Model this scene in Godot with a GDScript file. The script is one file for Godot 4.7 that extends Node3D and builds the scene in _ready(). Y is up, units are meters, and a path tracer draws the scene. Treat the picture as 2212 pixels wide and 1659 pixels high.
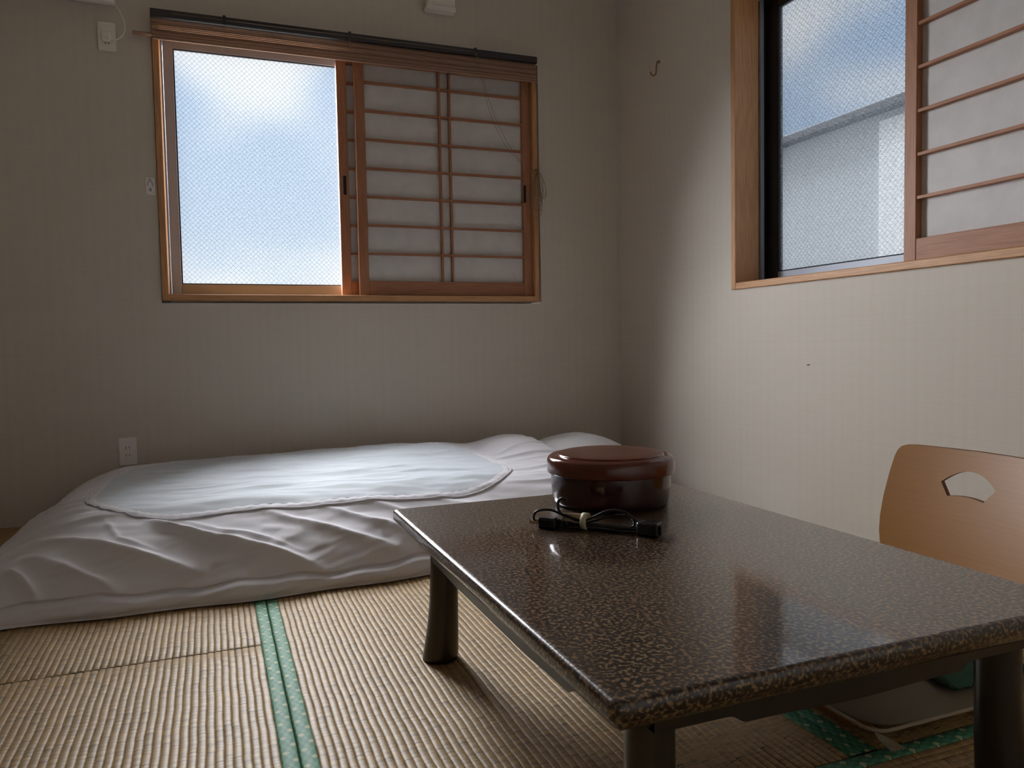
extends Node3D
# A tatami guest room: futon under a frosted window, lacquered low table, legless chair.
# Axes: x runs to the right wall, z towards the viewer, y up; the floor is y = 0.

const WX := 1.994      # inner face of the right wall
const WZ := -3.558     # inner face of the back wall
const LX := -1.65      # inner face of the left wall
const RZ := 0.45        # inner face of the rear wall
const CEIL := 2.50
const TOP := 0.324     # table top height

var M := {}
var taken := {}
var rng := RandomNumberGenerator.new()

# ------------------------------------------------------------------ helpers
func numbered(called: String) -> String:
	if not taken.has(called):
		taken[called] = 0
		return called
	taken[called] += 1
	return "%s_%03d" % [called, taken[called]]

func thing(called: String, label: String, category: String, at := Vector3.ZERO, group := "") -> Node3D:
	var o := Node3D.new()
	o.name = numbered(called)
	add_child(o)
	o.position = at
	o.set_meta("label", label)
	o.set_meta("category", category)
	if group != "":
		o.set_meta("group", group)
	return o

func setting(called: String) -> Node3D:
	var o := Node3D.new()
	o.name = called
	add_child(o)
	o.set_meta("kind", "structure")
	return o

func put(mesh: Mesh, called: String, mat: Material, parent: Node3D, at := Vector3.ZERO) -> MeshInstance3D:
	var o := MeshInstance3D.new()
	o.name = called
	o.mesh = mesh
	o.material_override = mat
	o.position = at
	o.cast_shadow = GeometryInstance3D.SHADOW_CASTING_SETTING_ON
	parent.add_child(o, true)
	return o

func begin() -> SurfaceTool:
	var st := SurfaceTool.new()
	st.begin(Mesh.PRIMITIVE_TRIANGLES)
	return st

func tri(st: SurfaceTool, a: Vector3, b: Vector3, c: Vector3, n: Vector3) -> void:
	var v := [a, b, c]
	if (b - a).cross(c - a).dot(n) > 0.0:
		v = [a, c, b]
	for p in v:
		st.set_normal(n)
		st.set_uv(Vector2(p.x + p.z, p.y))
		st.add_vertex(p)

func quad(st: SurfaceTool, a: Vector3, b: Vector3, c: Vector3, d: Vector3, n: Vector3) -> void:
	tri(st, a, b, c, n)
	tri(st, a, c, d, n)

# a box between two corners with chamfered edges
func add_box(st: SurfaceTool, lo: Vector3, hi: Vector3, cham := 0.0) -> void:
	var mid := (lo + hi) * 0.5
	var h := (hi - lo) * 0.5
	var c := minf(cham, minf(h.x, minf(h.y, h.z)) * 0.9)
	for ax in 3:
		var u := (ax + 1) % 3
		var w := (ax + 2) % 3
		for s in [-1.0, 1.0]:
			var n := Vector3.ZERO
			n[ax] = s
			var pts := []
			for k in [[-1, -1], [1, -1], [1, 1], [-1, 1]]:
				var p := Vector3.ZERO
				p[ax] = s * h[ax]
				p[u] = k[0] * (h[u] - c)
				p[w] = k[1] * (h[w] - c)
				pts.append(mid + p)
			quad(st, pts[0], pts[1], pts[2], pts[3], n)
			if c > 0.0:
				for s2 in [-1.0, 1.0]:
					# the chamfer between face ax and face u
					var n2 := Vector3.ZERO
					n2[ax] = s
					n2[u] = s2
					var e := []
					for k in [[0, -1], [0, 1], [1, 1], [1, -1]]:
						var p := Vector3.ZERO
						p[ax] = s * (h[ax] if k[0] == 0 else h[ax] - c)
						p[u] = s2 * (h[u] - c if k[0] == 0 else h[u])
						p[w] = k[1] * (h[w] - c)
						e.append(mid + p)
					quad(st, e[0], e[1], e[2], e[3], n2.normalized())
	if c > 0.0:
		for sx in [-1.0, 1.0]:
			for sy in [-1.0, 1.0]:
				for sz in [-1.0, 1.0]:
					var k := Vector3(sx, sy, sz)
					tri(st, mid + k * Vector3(h.x, h.y - c, h.z - c), mid + k * Vector3(h.x - c, h.y, h.z - c), mid + k * Vector3(h.x - c, h.y - c, h.z), k.normalized())

func box(lo: Vector3, hi: Vector3, cham := 0.0) -> ArrayMesh:
	var st := begin()
	add_box(st, lo, hi, cham)
	return st.commit()

# rows of points joined into a smooth skin; each row the same length
func add_skin(st: SurfaceTool, rows: Array, closed := false, cap := false, base := 0) -> int:
	var n: int = rows[0].size()
	var m: int = rows.size()
	for i in m:
		for j in n:
			st.set_uv(Vector2(float(j) / (n - 1), float(i) / (m - 1)))
			st.add_vertex(rows[i][j])
	for i in m - 1:
		for j in (n if closed else n - 1):
			var k := (j + 1) % n
			var a: int = base + i * n + j
			var b: int = base + i * n + k
			var c: int = base + (i + 1) * n + k
			var d: int = base + (i + 1) * n + j
			for q in [a, b, c, a, c, d]:
				st.add_index(q)
	var used := m * n
	if cap:
		for e in [0, m - 1]:
			var mid := Vector3.ZERO
			for p in rows[e]:
				mid += p
			st.set_uv(Vector2.ZERO)
			st.add_vertex(mid / n)
			var at: int = base + used
			used += 1
			for j in n:
				var k := (j + 1) % n
				var a: int = base + e * n + j
				var b: int = base + e * n + k
				if e == 0:
					for q in [at, b, a]:
						st.add_index(q)
				else:
					for q in [at, a, b]:
						st.add_index(q)
	return base + used

func skin(rows: Array, closed := false, cap := false) -> ArrayMesh:
	var st := begin()
	add_skin(st, rows, closed, cap)
	st.generate_normals()
	return st.commit()

# profile: points (radius, height), from the bottom up
func lathe(profile: Array, seg := 64) -> ArrayMesh:
	var rows := []
	for p in profile:
		var row := []
		for j in seg:
			var a := TAU * j / seg
			row.append(Vector3(cos(a) * p.x, p.y, sin(a) * p.x))
		rows.append(row)
	return skin(rows, true, true)

func smooth_path(pts: Array, per := 8) -> Array:
	var out := []
	for i in pts.size() - 1:
		var a: Vector3 = pts[maxi(i - 1, 0)]
		var b: Vector3 = pts[i]
		var c: Vector3 = pts[i + 1]
		var d: Vector3 = pts[mini(i + 2, pts.size() - 1)]
		for k in per:
			out.append(b.cubic_interpolate(c, a, d, float(k) / per))
	out.append(pts[-1])
	return out

func tube_rows(path: Array, r: float, seg := 8, loop := false) -> Array:
	var rows := []
	var up := Vector3.UP
	for i in path.size():
		var t: Vector3
		if loop:
			t = path[(i + 1) % path.size()] - path[(i - 1 + path.size()) % path.size()]
		else:
			t = path[mini(i + 1, path.size() - 1)] - path[maxi(i - 1, 0)]
		t = t.normalized()
		if absf(t.dot(up)) > 0.95:
			up = Vector3.RIGHT if absf(t.x) < 0.9 else Vector3.BACK
		var s := t.cross(up).normalized()
		var u := s.cross(t).normalized()
		up = u
		var row := []
		for j in seg:
			var a := TAU * j / seg
			row.append(path[i] + (s * cos(a) + u * sin(a)) * r)
		rows.append(row)
	if loop:
		rows.append(rows[0].duplicate())
	return rows

func tube(path: Array, r: float, seg := 8, loop := false) -> ArrayMesh:
	return skin(tube_rows(path, r, seg, loop), true, not loop)

# the same outline with points no further apart than the step
func dense(loop: Array, step: float) -> Array:
	var out := []
	for i in loop.size():
		var a: Vector2 = loop[i]
		var b: Vector2 = loop[(i + 1) % loop.size()]
		var n := maxi(1, int(ceil(a.distance_to(b) / step)))
		for k in n:
			out.append(a.lerp(b, float(k) / n))
	return out

func round_rect(x0: float, x1: float, z0: float, z1: float, r: float, per := 8) -> Array:
	var out := []
	var c := [Vector2(x1 - r, z1 - r), Vector2(x0 + r, z1 - r), Vector2(x0 + r, z0 + r), Vector2(x1 - r, z0 + r)]
	for k in 4:
		for i in per + 1:
			var a := PI * 0.5 * (k + float(i) / per)
			out.append(c[k] + Vector2(cos(a), sin(a)) * r)
	return out

# a plate with a moulded edge: profile points (inset, y) from below upwards, closed by flat faces
func moulded(x0: float, x1: float, z0: float, z1: float, r: float, profile: Array, per := 6) -> ArrayMesh:
	var rows := []
	for p in profile:
		var row := []
		for q in round_rect(x0 + p.x, x1 - p.x, z0 + p.x, z1 - p.x, maxf(r - p.x, 0.002), per):
			row.append(Vector3(q.x, p.y, q.y))
		rows.append(row)
	var st := begin()
	add_skin(st, rows, true, false)
	st.generate_normals()
	var mesh := st.commit()
	for e in [0, rows.size() - 1]:
		var flat := begin()
		var n := Vector3.DOWN if e == 0 else Vector3.UP
		var mid := Vector3((x0 + x1) * 0.5, rows[e][0].y, (z0 + z1) * 0.5)
		for j in rows[e].size():
			tri(flat, mid, rows[e][j], rows[e][(j + 1) % rows[e].size()], n)
		flat.commit(mesh)
	return mesh

# ------------------------------------------------------------------ materials
func noise_tex(freq: float, seed_: int, w := 512, h := 512, ramp: Gradient = null, octaves := 4, kind := FastNoiseLite.TYPE_SIMPLEX_SMOOTH) -> NoiseTexture2D:
	var n := FastNoiseLite.new()
	n.noise_type = kind
	n.frequency = freq
	n.seed = seed_
	n.fractal_octaves = octaves
	var t := NoiseTexture2D.new()
	t.width = w
	t.height = h
	t.seamless = true
	t.noise = n
	if ramp:
		t.color_ramp = ramp
	return t

func ramp(stops: Array) -> Gradient:
	var g := Gradient.new()
	var o := PackedFloat32Array()
	var c := PackedColorArray()
	for s in stops:
		o.append(s[0])
		c.append(s[1])
	g.offsets = o
	g.colors = c
	return g

func rgb(r: int, g: int, b: int) -> Color:
	return Color(r / 255.0, g / 255.0, b / 255.0)

func mat(called: String, color: Color, rough := 0.6, metal := 0.0) -> StandardMaterial3D:
	var m := StandardMaterial3D.new()
	m.resource_name = called
	m.albedo_color = color
	m.roughness = rough
	m.metallic = metal
	M[called] = m
	return m

func triplanar(m: StandardMaterial3D, scale_: Vector3) -> void:
	m.uv1_triplanar = true
	m.uv1_world_triplanar = true
	m.uv1_scale = scale_
	m.uv1_triplanar_sharpness = 8.0

func make_materials() -> void:
	# vinyl wall cloth with fine upright threads
	var wall_im := Image.create(512, 512, false, Image.FORMAT_RGB8)
	var thread := []
	for x in 512:
		thread.append(rng.randf_range(-1.0, 1.0))
	var cross := []
	for y in 512:
		cross.append(rng.randf_range(-1.0, 1.0))
	for y in 512:
		for x in 512:
			var v: float = 0.955 + 0.012 * thread[x] + 0.010 * cross[y] + rng.randf_range(-0.012, 0.012)
			v += 0.003 * sin(TAU * x / 128.0)
			wall_im.set_pixel(x, y, Color(v, v, v))
	var wall_tex := ImageTexture.create_from_image(wall_im)
	var w := mat("wall_cloth", rgb(224, 215, 202), 0.75)
	w.albedo_texture = wall_tex
	w.heightmap_enabled = true
	w.heightmap_texture = wall_tex
	w.heightmap_scale = 0.05
	triplanar(w, Vector3(6.0, 3.0, 6.0))
	mat("ceiling_board", rgb(232, 228, 220), 0.8)
	mat("rear_wall", rgb(236, 230, 220), 0.85)
	# pale softwood, one material for each direction of the grain
	var wood_ramp := ramp([[0.0, Color(0.78, 0.70, 0.60)], [0.45, Color(0.93, 0.88, 0.80)], [0.7, Color(1, 0.97, 0.92)], [1.0, Color(0.86, 0.79, 0.70)]])
	var wood_tex := noise_tex(0.02, 4, 512, 512, wood_ramp, 4)
	for k in [["wood_x", Vector3(0.5, 22, 22)], ["wood_y", Vector3(22, 0.5, 22)], ["wood_z", Vector3(22, 22, 0.5)]]:
		var m := mat(k[0], rgb(212, 166, 124), 0.5)
		m.albedo_texture = wood_tex
		triplanar(m, k[1])
	for k in [["shoji_x", Vector3(0.5, 22, 22)], ["shoji_y", Vector3(22, 0.5, 22)], ["shoji_z", Vector3(22, 22, 0.5)]]:
		var m := mat(k[0], rgb(178, 128, 100), 0.55)
		m.albedo_texture = wood_tex
		triplanar(m, k[1])
	# shoji paper lets a little light through
	var p := mat("paper", rgb(226, 222, 220), 0.85)
	p.backlight_enabled = true
	p.backlight = Color(0.22, 0.22, 0.22)
	p.albedo_texture = noise_tex(0.012, 9, 256, 256, ramp([[0.0, Color(0.95, 0.95, 0.95)], [1.0, Color(1, 1, 1)]]), 5)
	triplanar(p, Vector3(3, 3, 3))
	mat("alu_dark", rgb(52, 50, 50), 0.35, 0.6)
	mat("alu_grey", rgb(156, 162, 174), 0.45, 0.15)
	mat("sash_tan", rgb(150, 136, 118), 0.45, 0.2)
	mat("rubber", rgb(22, 22, 24), 0.7)
	mat("wire", rgb(96, 100, 104), 0.5, 0.3)
	# figured wired glass
	var g := mat("glass_frosted", Color(0.97, 0.985, 1.0, 0.045), 0.45)
	g.transparency = BaseMaterial3D.TRANSPARENCY_ALPHA
	g.albedo_texture = noise_tex(0.045, 21, 512, 512, ramp([[0.0, Color(0.30, 0.33, 0.37)], [0.45, Color(0.72, 0.75, 0.78)], [0.65, Color(0.95, 0.96, 0.97)], [1.0, Color(1, 1, 1)]]), 2)
	g.backlight_enabled = true
	g.backlight = Color(1, 1, 1)
	triplanar(g, Vector3(7, 7, 7))
	var g2 := mat("glass_figured", Color(1, 1, 1, 1), 0.35)
	g2.transparency = BaseMaterial3D.TRANSPARENCY_ALPHA
	g2.albedo_texture = noise_tex(0.050, 27, 512, 512, ramp([[0.0, Color(0.45, 0.52, 0.62, 0.60)], [0.36, Color(0.55, 0.62, 0.72, 0.32)], [0.43, Color(0.9, 0.95, 1.0, 0.03)], [0.59, Color(0.9, 0.95, 1.0, 0.03)], [0.65, Color(1, 1, 1, 0.26)], [1.0, Color(1, 1, 1, 0.5)]]), 2)
	g2.backlight_enabled = true
	g2.backlight = Color(1, 1, 1)
	triplanar(g2, Vector3(8, 8, 8))
	# white plastics
	mat("plastic_white", rgb(244, 240, 236), 0.45)
	mat("plastic_aged", rgb(242, 236, 226), 0.5)
	mat("slot", rgb(30, 28, 28), 0.8)
	# bed linen
	var linen_tex := noise_tex(0.25, 31, 512, 512, ramp([[0.0, Color(0.93, 0.93, 0.93)], [1.0, Color(1, 1, 1)]]), 3)
	var f := mat("linen", rgb(234, 231, 236), 0.85)
	f.albedo_texture = linen_tex
	triplanar(f, Vector3(3, 3, 3))
	f.rim_enabled = true
	f.rim = 0.3
	var f2 := mat("linen_panel", rgb(216, 222, 228), 0.8)
	f2.albedo_texture = linen_tex
	triplanar(f2, Vector3(3, 3, 3))
	mat("pillow_case", rgb(234, 234, 238), 0.85)
	# rush mats
	var im := Image.create(64, 1024, false, Image.FORMAT_RGB8)
	var stalk := 1.0
	var tint := 0.0
	var left := 0
	for y in 1024:
		left -= 1
		if left <= 0:
			left = rng.randi_range(2, 7)
			stalk = rng.randf_range(0.83, 1.0)
			tint = rng.randf_range(-0.04, 0.04)
			if rng.randf() < 0.05:
				stalk = rng.randf_range(0.45, 0.65)
				left = 2
		for x in 64:
			var e := stalk + rng.randf_range(-0.05, 0.05) - (0.08 if left == 1 else 0.0)
			im.set_pixel(x, y, Color(clampf(e + tint * 0.3, 0, 1), clampf(e, 0, 1), clampf(e - tint, 0, 1)))
	var rush_tex := ImageTexture.create_from_image(im)
	var t := mat("rush", rgb(184, 150, 98), 0.5)
	t.albedo_texture = rush_tex
	t.heightmap_enabled = true
	t.heightmap_texture = rush_tex
	t.heightmap_scale = 0.05
	mat("mat_core", rgb(110, 92, 62), 0.9)
	# green brocade border: lozenge weave with small cream flowers
	var hb := Image.create(64, 128, false, Image.FORMAT_RGB8)
	for y in 128:
		for x in 64:
			var u := x / 64.0
			var v := y / 128.0
			var d := absf(fposmod(u * 2.0 + v * 2.0, 1.0) - 0.5) + absf(fposmod(u * 2.0 - v * 2.0, 1.0) - 0.5)
			var c := rgb(66, 128, 96).lerp(rgb(90, 152, 116), smoothstep(0.35, 0.65, d))
			for k in [Vector2(0.30, 0.25), Vector2(0.82, 0.75)]:
				var q := Vector2((u - k.x) * 2.9, (v - k.y) * 5.4)
				for pp in [Vector2(0.22, 0), Vector2(-0.22, 0), Vector2(0, 0.22), Vector2(0, -0.22)]:
					if q.distance_to(pp * 1.5) < 0.26 and q.distance_to(pp * 1.5) > 0.09:
						c = rgb(206, 204, 160)
			c = c * rng.randf_range(0.93, 1.05)
			hb.set_pixel(x, y, Color(c.r, c.g, c.b))
	var brocade := mat("brocade", Color(1, 1, 1), 0.6)
	brocade.albedo_texture = ImageTexture.create_from_image(hb)
	mat("stitch", rgb(150, 176, 150), 0.7)
	# table lacquer
	var spots := noise_tex(0.028, 51, 1024, 1024, ramp([[0.0, rgb(16, 10, 8)], [0.34, rgb(30, 19, 14)], [0.45, rgb(46, 31, 23)], [0.51, rgb(56, 40, 29)], [0.56, rgb(100, 76, 52)], [0.66, rgb(132, 106, 76)], [1.0, rgb(150, 130, 100)]]), 6)
	var l := mat("lacquer", Color(1, 1, 1), 0.30)
	l.albedo_texture = spots
	l.metallic_specular = 0.45
	l.clearcoat_enabled = true
	l.clearcoat = 0.85
	l.clearcoat_roughness = 0.07
	l.heightmap_enabled = true
	l.heightmap_texture = noise_tex(0.028, 51, 1024, 1024, null, 6)
	l.heightmap_scale = 0.022
	triplanar(l, Vector3(4.0, 4.0, 4.0))
	var ls := mat("lacquer_dark", rgb(38, 30, 25), 0.28)
	ls.metallic_specular = 0.6
	# lid box
	var bl := mat("box_lacquer", rgb(92, 36, 22), 0.14)
	bl.metallic_specular = 0.6
	var bd := mat("box_body", rgb(50, 17, 14), 0.16)
	bd.metallic_specular = 0.6
	mat("cord_black", rgb(16, 16, 17), 0.35)
	mat("tie_cream", rgb(196, 190, 150), 0.5)
	mat("prong", rgb(190, 170, 130), 0.3, 0.9)
	mat("tape", rgb(190, 164, 130), 0.6)
	# bent plywood
	var ply := mat("plywood", rgb(164, 110, 46), 0.45)
	ply.albedo_texture = noise_tex(0.02, 14, 512, 512, ramp([[0.0, Color(0.95, 0.94, 0.92)], [1.0, Color(1, 1, 1)]]), 4)
	triplanar(ply, Vector3(14, 14, 0.4))
	mat("ply_edge", rgb(120, 72, 36), 0.6)
	mat("cushion_beige", rgb(122, 112, 94), 0.9)
	mat("felt_green", rgb(44, 82, 66), 0.95)
	mat("piping_cloth", rgb(170, 156, 132), 0.9)
	# blind
	mat("bamboo", rgb(178, 142, 120), 0.6)
	mat("bamboo_dark", rgb(146, 112, 92), 0.6)
	mat("blind_rail", rgb(52, 50, 54), 0.5)
	mat("string", rgb(160, 136, 108), 0.8)
	mat("brass", rgb(150, 110, 60), 0.4, 0.7)
	# outside
	mat("neighbour_wall", rgb(176, 184, 190), 0.9)
	mat("neighbour_panel", rgb(228, 232, 236), 0.9)
	mat("gutter", rgb(16, 20, 25), 0.7)
	mat("ground", rgb(120, 118, 112), 0.95)
	mat("outer_wall", rgb(170, 166, 158), 0.9)

# ------------------------------------------------------------------ room
func wall_with_hole(st: SurfaceTool, axis: int, inner: float, outer: float, a0: float, a1: float, y0: float, y1: float, h0: float, h1: float, hy0: float, hy1: float) -> void:
	for r in [[a0, h0, y0, y1], [h1, a1, y0, y1], [h0, h1, y0, hy0], [h0, h1, hy1, y1]]:
		var lo: Vector3
		var hi: Vector3
		if axis == 2:
			lo = Vector3(r[0], r[2], minf(inner, outer))
			hi = Vector3(r[1], r[3], maxf(inner, outer))
		else:
			lo = Vector3(minf(inner, outer), r[2], r[0])
			hi = Vector3(maxf(inner, outer), r[3], r[1])
		add_box(st, lo, hi)

func build_shell() -> void:
	var st := begin()
	wall_with_hole(st, 2, WZ, WZ - 0.20, LX - 0.2, WX + 0.22, -0.1, CEIL + 0.1, -0.185, 1.548, 0.89, 2.06)
	put(st.commit(), "wall_back", M.wall_cloth, self).set_meta("kind", "structure")
	st = begin()
	wall_with_hole(st, 0, WX, WX + 0.22, WZ, RZ + 0.2, -0.1, CEIL + 0.1, -2.61, -0.92, 0.90, 2.08)
	put(st.commit(), "wall_right", M.wall_cloth, self).set_meta("kind", "structure")
	put(box(Vector3(LX - 0.2, -0.1, WZ), Vector3(LX, CEIL + 0.1, RZ + 0.2)), "wall_left", M.wall_cloth, self).set_meta("kind", "structure")
	put(box(Vector3(LX, -0.1, RZ), Vector3(WX, CEIL + 0.1, RZ + 0.2)), "wall_rear", M.rear_wall, self).set_meta("kind", "structure")
	put(box(Vector3(WX, -3.0, -8.0), Vector3(WX + 0.22, 5.2, WZ - 0.2)), "wall_wing", M.outer_wall, self).set_meta("kind", "structure")
	put(box(Vector3(LX - 0.2, CEIL + 0.1, WZ - 0.2), Vector3(WX + 0.22, 3.6, RZ + 0.2)), "roof", M.outer_wall, self).set_meta("kind", "structure")
	put(box(Vector3(LX, CEIL, WZ), Vector3(WX, CEIL + 0.1, RZ)), "ceiling", M.ceiling_board, self).set_meta("kind", "structure")

# one rush mat: rounded ribs running along its long side, borders on the long sides
func rush_rows(x0: float, x1: float, z0: float, z1: float, along_z: bool, pitch: float) -> ArrayMesh:
	var st := begin()
	var a0 := x0 if along_z else z0
	var a1 := x1 if along_z else z1
	var b0 := z0 if along_z else x0
	var b1 := z1 if along_z else x1
	var n := int(round((a1 - a0) / pitch))
	var w := (a1 - a0) / n
	var seg := int((b1 - b0) / 0.03)
	var base := 0
	var prof := [Vector2(0.0, -0.0022), Vector2(0.07, -0.0007), Vector2(0.18, -0.0001), Vector2(0.5, 0.0003), Vector2(0.82, -0.0001), Vector2(0.93, -0.0007), Vector2(1.0, -0.0022)]
	for i in n:
		var ph := rng.randf() * 10.0
		var off := rng.randf()
		var lift := rng.randf_range(-0.0002, 0.0002)
		for s in seg + 1:
			var b := lerpf(b0, b1, float(s) / seg)
			if s == 1:
				b = b0 + 0.003
			elif s == seg - 1:
				b = b1 - 0.003
			var wob := 0.0006 * sin(b * 37.0 + a0 * 3.0) + 0.0004 * sin(b * 91.0 + ph)
			var drop := 0.0 if s > 0 and s < seg else -0.0016
			for q in prof:
				var a: float = a0 + (i + q.x) * w + wob
				st.set_uv(Vector2(q.x, b * 1.2 + off))
				st.add_vertex(Vector3(a, q.y + lift + drop, b) if along_z else Vector3(b, q.y + lift + drop, a))
		var m := prof.size()
		for s in seg:
			for j in m - 1:
				var v := base + s * m + j
				var quadi := [v, v + 1, v + m + 1, v, v + m + 1, v + m]
				if not along_z:
					quadi = [v, v + m + 1, v + 1, v, v + m, v + m + 1]
				for k in quadi:
					st.add_index(k)
		base += (seg + 1) * m
	st.generate_normals()
	return st.commit()

func border_strip(x0: float, x1: float, z0: float, z1: float, along_z: bool) -> ArrayMesh:
	var st := begin()
	var n := 60
	var prof := [Vector2(0.0, -0.004), Vector2(0.02, -0.0004), Vector2(0.1, 0.0010), Vector2(0.5, 0.0014), Vector2(0.9, 0.0010), Vector2(0.98, -0.0004), Vector2(1.0, -0.004)]
	for s in n + 1:
		var f := float(s) / n
		for q in prof:
			var b := lerpf(z0, z1, f) if along_z else lerpf(x0, x1, f)
			var wv := 0.0004 * sin(b * 40.0)
			var p := Vector3(lerpf(x0, x1, q.x) + wv, q.y, b) if along_z else Vector3(b, q.y, lerpf(z0, z1, q.x) + wv)
			st.set_uv(Vector2(q.x, b / 0.054))
			st.add_vertex(p)
	var m := prof.size()
	for s in n:
		for j in m - 1:
			var v := s * m + j
			var qi := [v, v + 1, v + m + 1, v, v + m + 1, v + m]
			if not along_z:
				qi = [v, v + m + 1, v + 1, v, v + m, v + m + 1]
			for k in qi:
				st.add_index(k)
	st.generate_normals()
	return st.commit()

func mat_piece(floor_: Node3D, x0: float, x1: float, z0: float, z1: float, along_z: bool, sides: Array, pitch := 0.0146) -> void:
	var g := 0.0008
	x0 += g
	x1 -= g
	z0 += g
	z1 -= g
	var bw := 0.029
	var core := put(box(Vector3(x0, -0.05, z0), Vector3(x1, -0.0034, z1)), "tatami_mat", M.mat_core, floor_)
	var rx0 := x0
	var rx1 := x1
	var rz0 := z0
	var rz1 := z1
	if along_z:
		if sides[0]:
			put(border_strip(x0, x0 + bw, z0, z1, true), "cloth_border", M.brocade, core)
			rx0 += bw
		if sides[1]:
			put(border_strip(x1 - bw, x1, z0, z1, true), "cloth_border", M.brocade, core)
			rx1 -= bw
	else:
		if sides[0]:
			put(border_strip(x0, x1, z0, z0 + bw, false), "cloth_border", M.brocade, core)
			rz0 += bw
		if sides[1]:
			put(border_strip(x0, x1, z1 - bw, z1, false), "cloth_border", M.brocade, core)
			rz1 -= bw
	# the rush stops short of the bare ends, which leaves the open seam
	if along_z:
		rz0 += 0.0016
		rz1 -= 0.0016
	else:
		rx0 += 0.0016
		rx1 -= 0.0016
	var r := put(rush_rows(rx0, rx1, rz0, rz1, along_z, pitch), "woven_rush", M.rush, core)
	r.set_meta("kind", "stuff")

func build_floor() -> void:
	var fl := setting("floor")
	put(box(Vector3(LX, -0.1, WZ), Vector3(WX, -0.052, RZ)), "subfloor", M.mat_core, fl)
	var bx := 0.1145
	mat_piece(fl, bx - 0.91, bx, WZ, -1.865, true, [false, true])
	mat_piece(fl, bx - 0.91, bx, -1.865, -0.17, true, [true, true])
	mat_piece(fl, LX, bx - 0.91, WZ, -1.865, true, [true, false])
	mat_piece(fl, LX, bx - 0.91, -1.865, -0.17, true, [true, true])
	mat_piece(fl, bx, 0.988, -2.655, -0.955, true, [true, true])
	mat_piece(fl, 0.988, WX, -2.655, -0.955, true, [true, true])
	mat_piece(fl, bx, WX, WZ, -2.655, false, [true, true])
	mat_piece(fl, bx, WX, -0.955, -0.05, false, [true, true])
	mat_piece(fl, LX, bx, -0.17, RZ, false, [true, true])
	mat_piece(fl, bx, WX, -0.05, RZ, false, [true, true])

# ------------------------------------------------------------------ windows
# local frame of a window: a runs along the wall, d runs outwards into the wall
func wp(axis: int, a: float, y: float, d: float) -> Vector3:
	return Vector3(a, y, WZ - d) if axis == 2 else Vector3(WX + d, y, a)

func wbox(axis: int, a0: float, a1: float, y0: float, y1: float, d0: float, d1: float, cham := 0.0) -> ArrayMesh:
	var p := wp(axis, a0, y0, d0)
	var q := wp(axis, a1, y1, d1)
	return box(Vector3(minf(p.x, q.x), minf(p.y, q.y), minf(p.z, q.z)), Vector3(maxf(p.x, q.x), maxf(p.y, q.y), maxf(p.z, q.z)), cham)

func sash(axis: int, parent: Node3D, a0: float, a1: float, y0: float, y1: float, d: float, st_w: float, low: float, glass: Material, frame: Material, low_mat: Material, up := 0.035) -> void:
	var s := Node3D.new()
	s.name = "sash"
	parent.add_child(s, true)
	put(wbox(axis, a0, a0 + st_w, y0, y1, d - 0.014, d + 0.014, 0.002), "stile", frame, s)
	put(wbox(axis, a1 - st_w, a1, y0, y1, d - 0.014, d + 0.014, 0.002), "stile", frame, s)
	put(wbox(axis, a0 + st_w, a1 - st_w, y0, y0 + low, d - 0.014, d + 0.014, 0.002), "bottom_rail", low_mat, s)
	put(wbox(axis, a0 + st_w, a1 - st_w, y1 - up, y1, d - 0.014, d + 0.014, 0.002), "top_rail", frame, s)
	put(wbox(axis, a0 + st_w - 0.004, a1 - st_w + 0.004, y0 + low - 0.004, y1 - up + 0.004, d - 0.003, d + 0.003), "window_pane", glass, s)
	# slim gasket round the pane
	var st := begin()
	for r in [[a0 + st_w, a0 + st_w + 0.005, y0 + low, y1 - up], [a1 - st_w - 0.005, a1 - st_w, y0 + low, y1 - up], [a0 + st_w, a1 - st_w, y0 + low, y0 + low + 0.004], [a0 + st_w, a1 - st_w, y1 - up - 0.004, y1 - up]]:
		var p := wp(axis, r[0], r[2], d - 0.012)
		var q := wp(axis, r[1], r[3], d - 0.0032)
		add_box(st, Vector3(minf(p.x, q.x), p.y, minf(p.z, q.z)), Vector3(maxf(p.x, q.x), q.y, maxf(p.z, q.z)))
	put(st.commit(), "gasket", M.rubber, s)
	# the diamond wire cast into the pane
	st = begin()
	var step := 0.0215
	var g0 := a0 + st_w
	var g1 := a1 - st_w
	var h0 := y0 + low
	var h1 := y1 - up
	var wdt := 0.00028
	for way in [-1.0, 1.0]:
		var n := int((g1 - g0 + h1 - h0) / step) + 1
		for i in n:
			# the line y = way * a + c clipped to the pane
			var c: float = (h0 - g1 if way > 0 else h0 + g0) + i * step
			var t0 := g0
			var t1 := g1
			if way > 0:
				t0 = maxf(g0, h0 - c)
				t1 = minf(g1, h1 - c)
			else:
				t0 = maxf(g0, c - h1)
				t1 = minf(g1, c - h0)
			if t1 - t0 < 0.004:
				continue
			var e := Vector2(1, way).normalized()
			var nrm := Vector2(-e.y, e.x) * wdt
			var A := Vector2(t0, way * t0 + c)
			var B := Vector2(t1, way * t1 + c)
			var face := wp(axis, 0, 0, -1) - wp(axis, 0, 0, 0)
			for dd in [d - 0.0042, d - 0.0036]:
				quad(st, wp(axis, A.x + nrm.x, A.y + nrm.y, dd), wp(axis, B.x + nrm.x, B.y + nrm.y, dd), wp(axis, B.x - nrm.x, B.y - nrm.y, dd), wp(axis, A.x - nrm.x, A.y - nrm.y, dd), face)
	var wmesh := put(st.commit(), "wire_mesh", M.wire, s)
	wmesh.set_meta("kind", "stuff")

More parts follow.
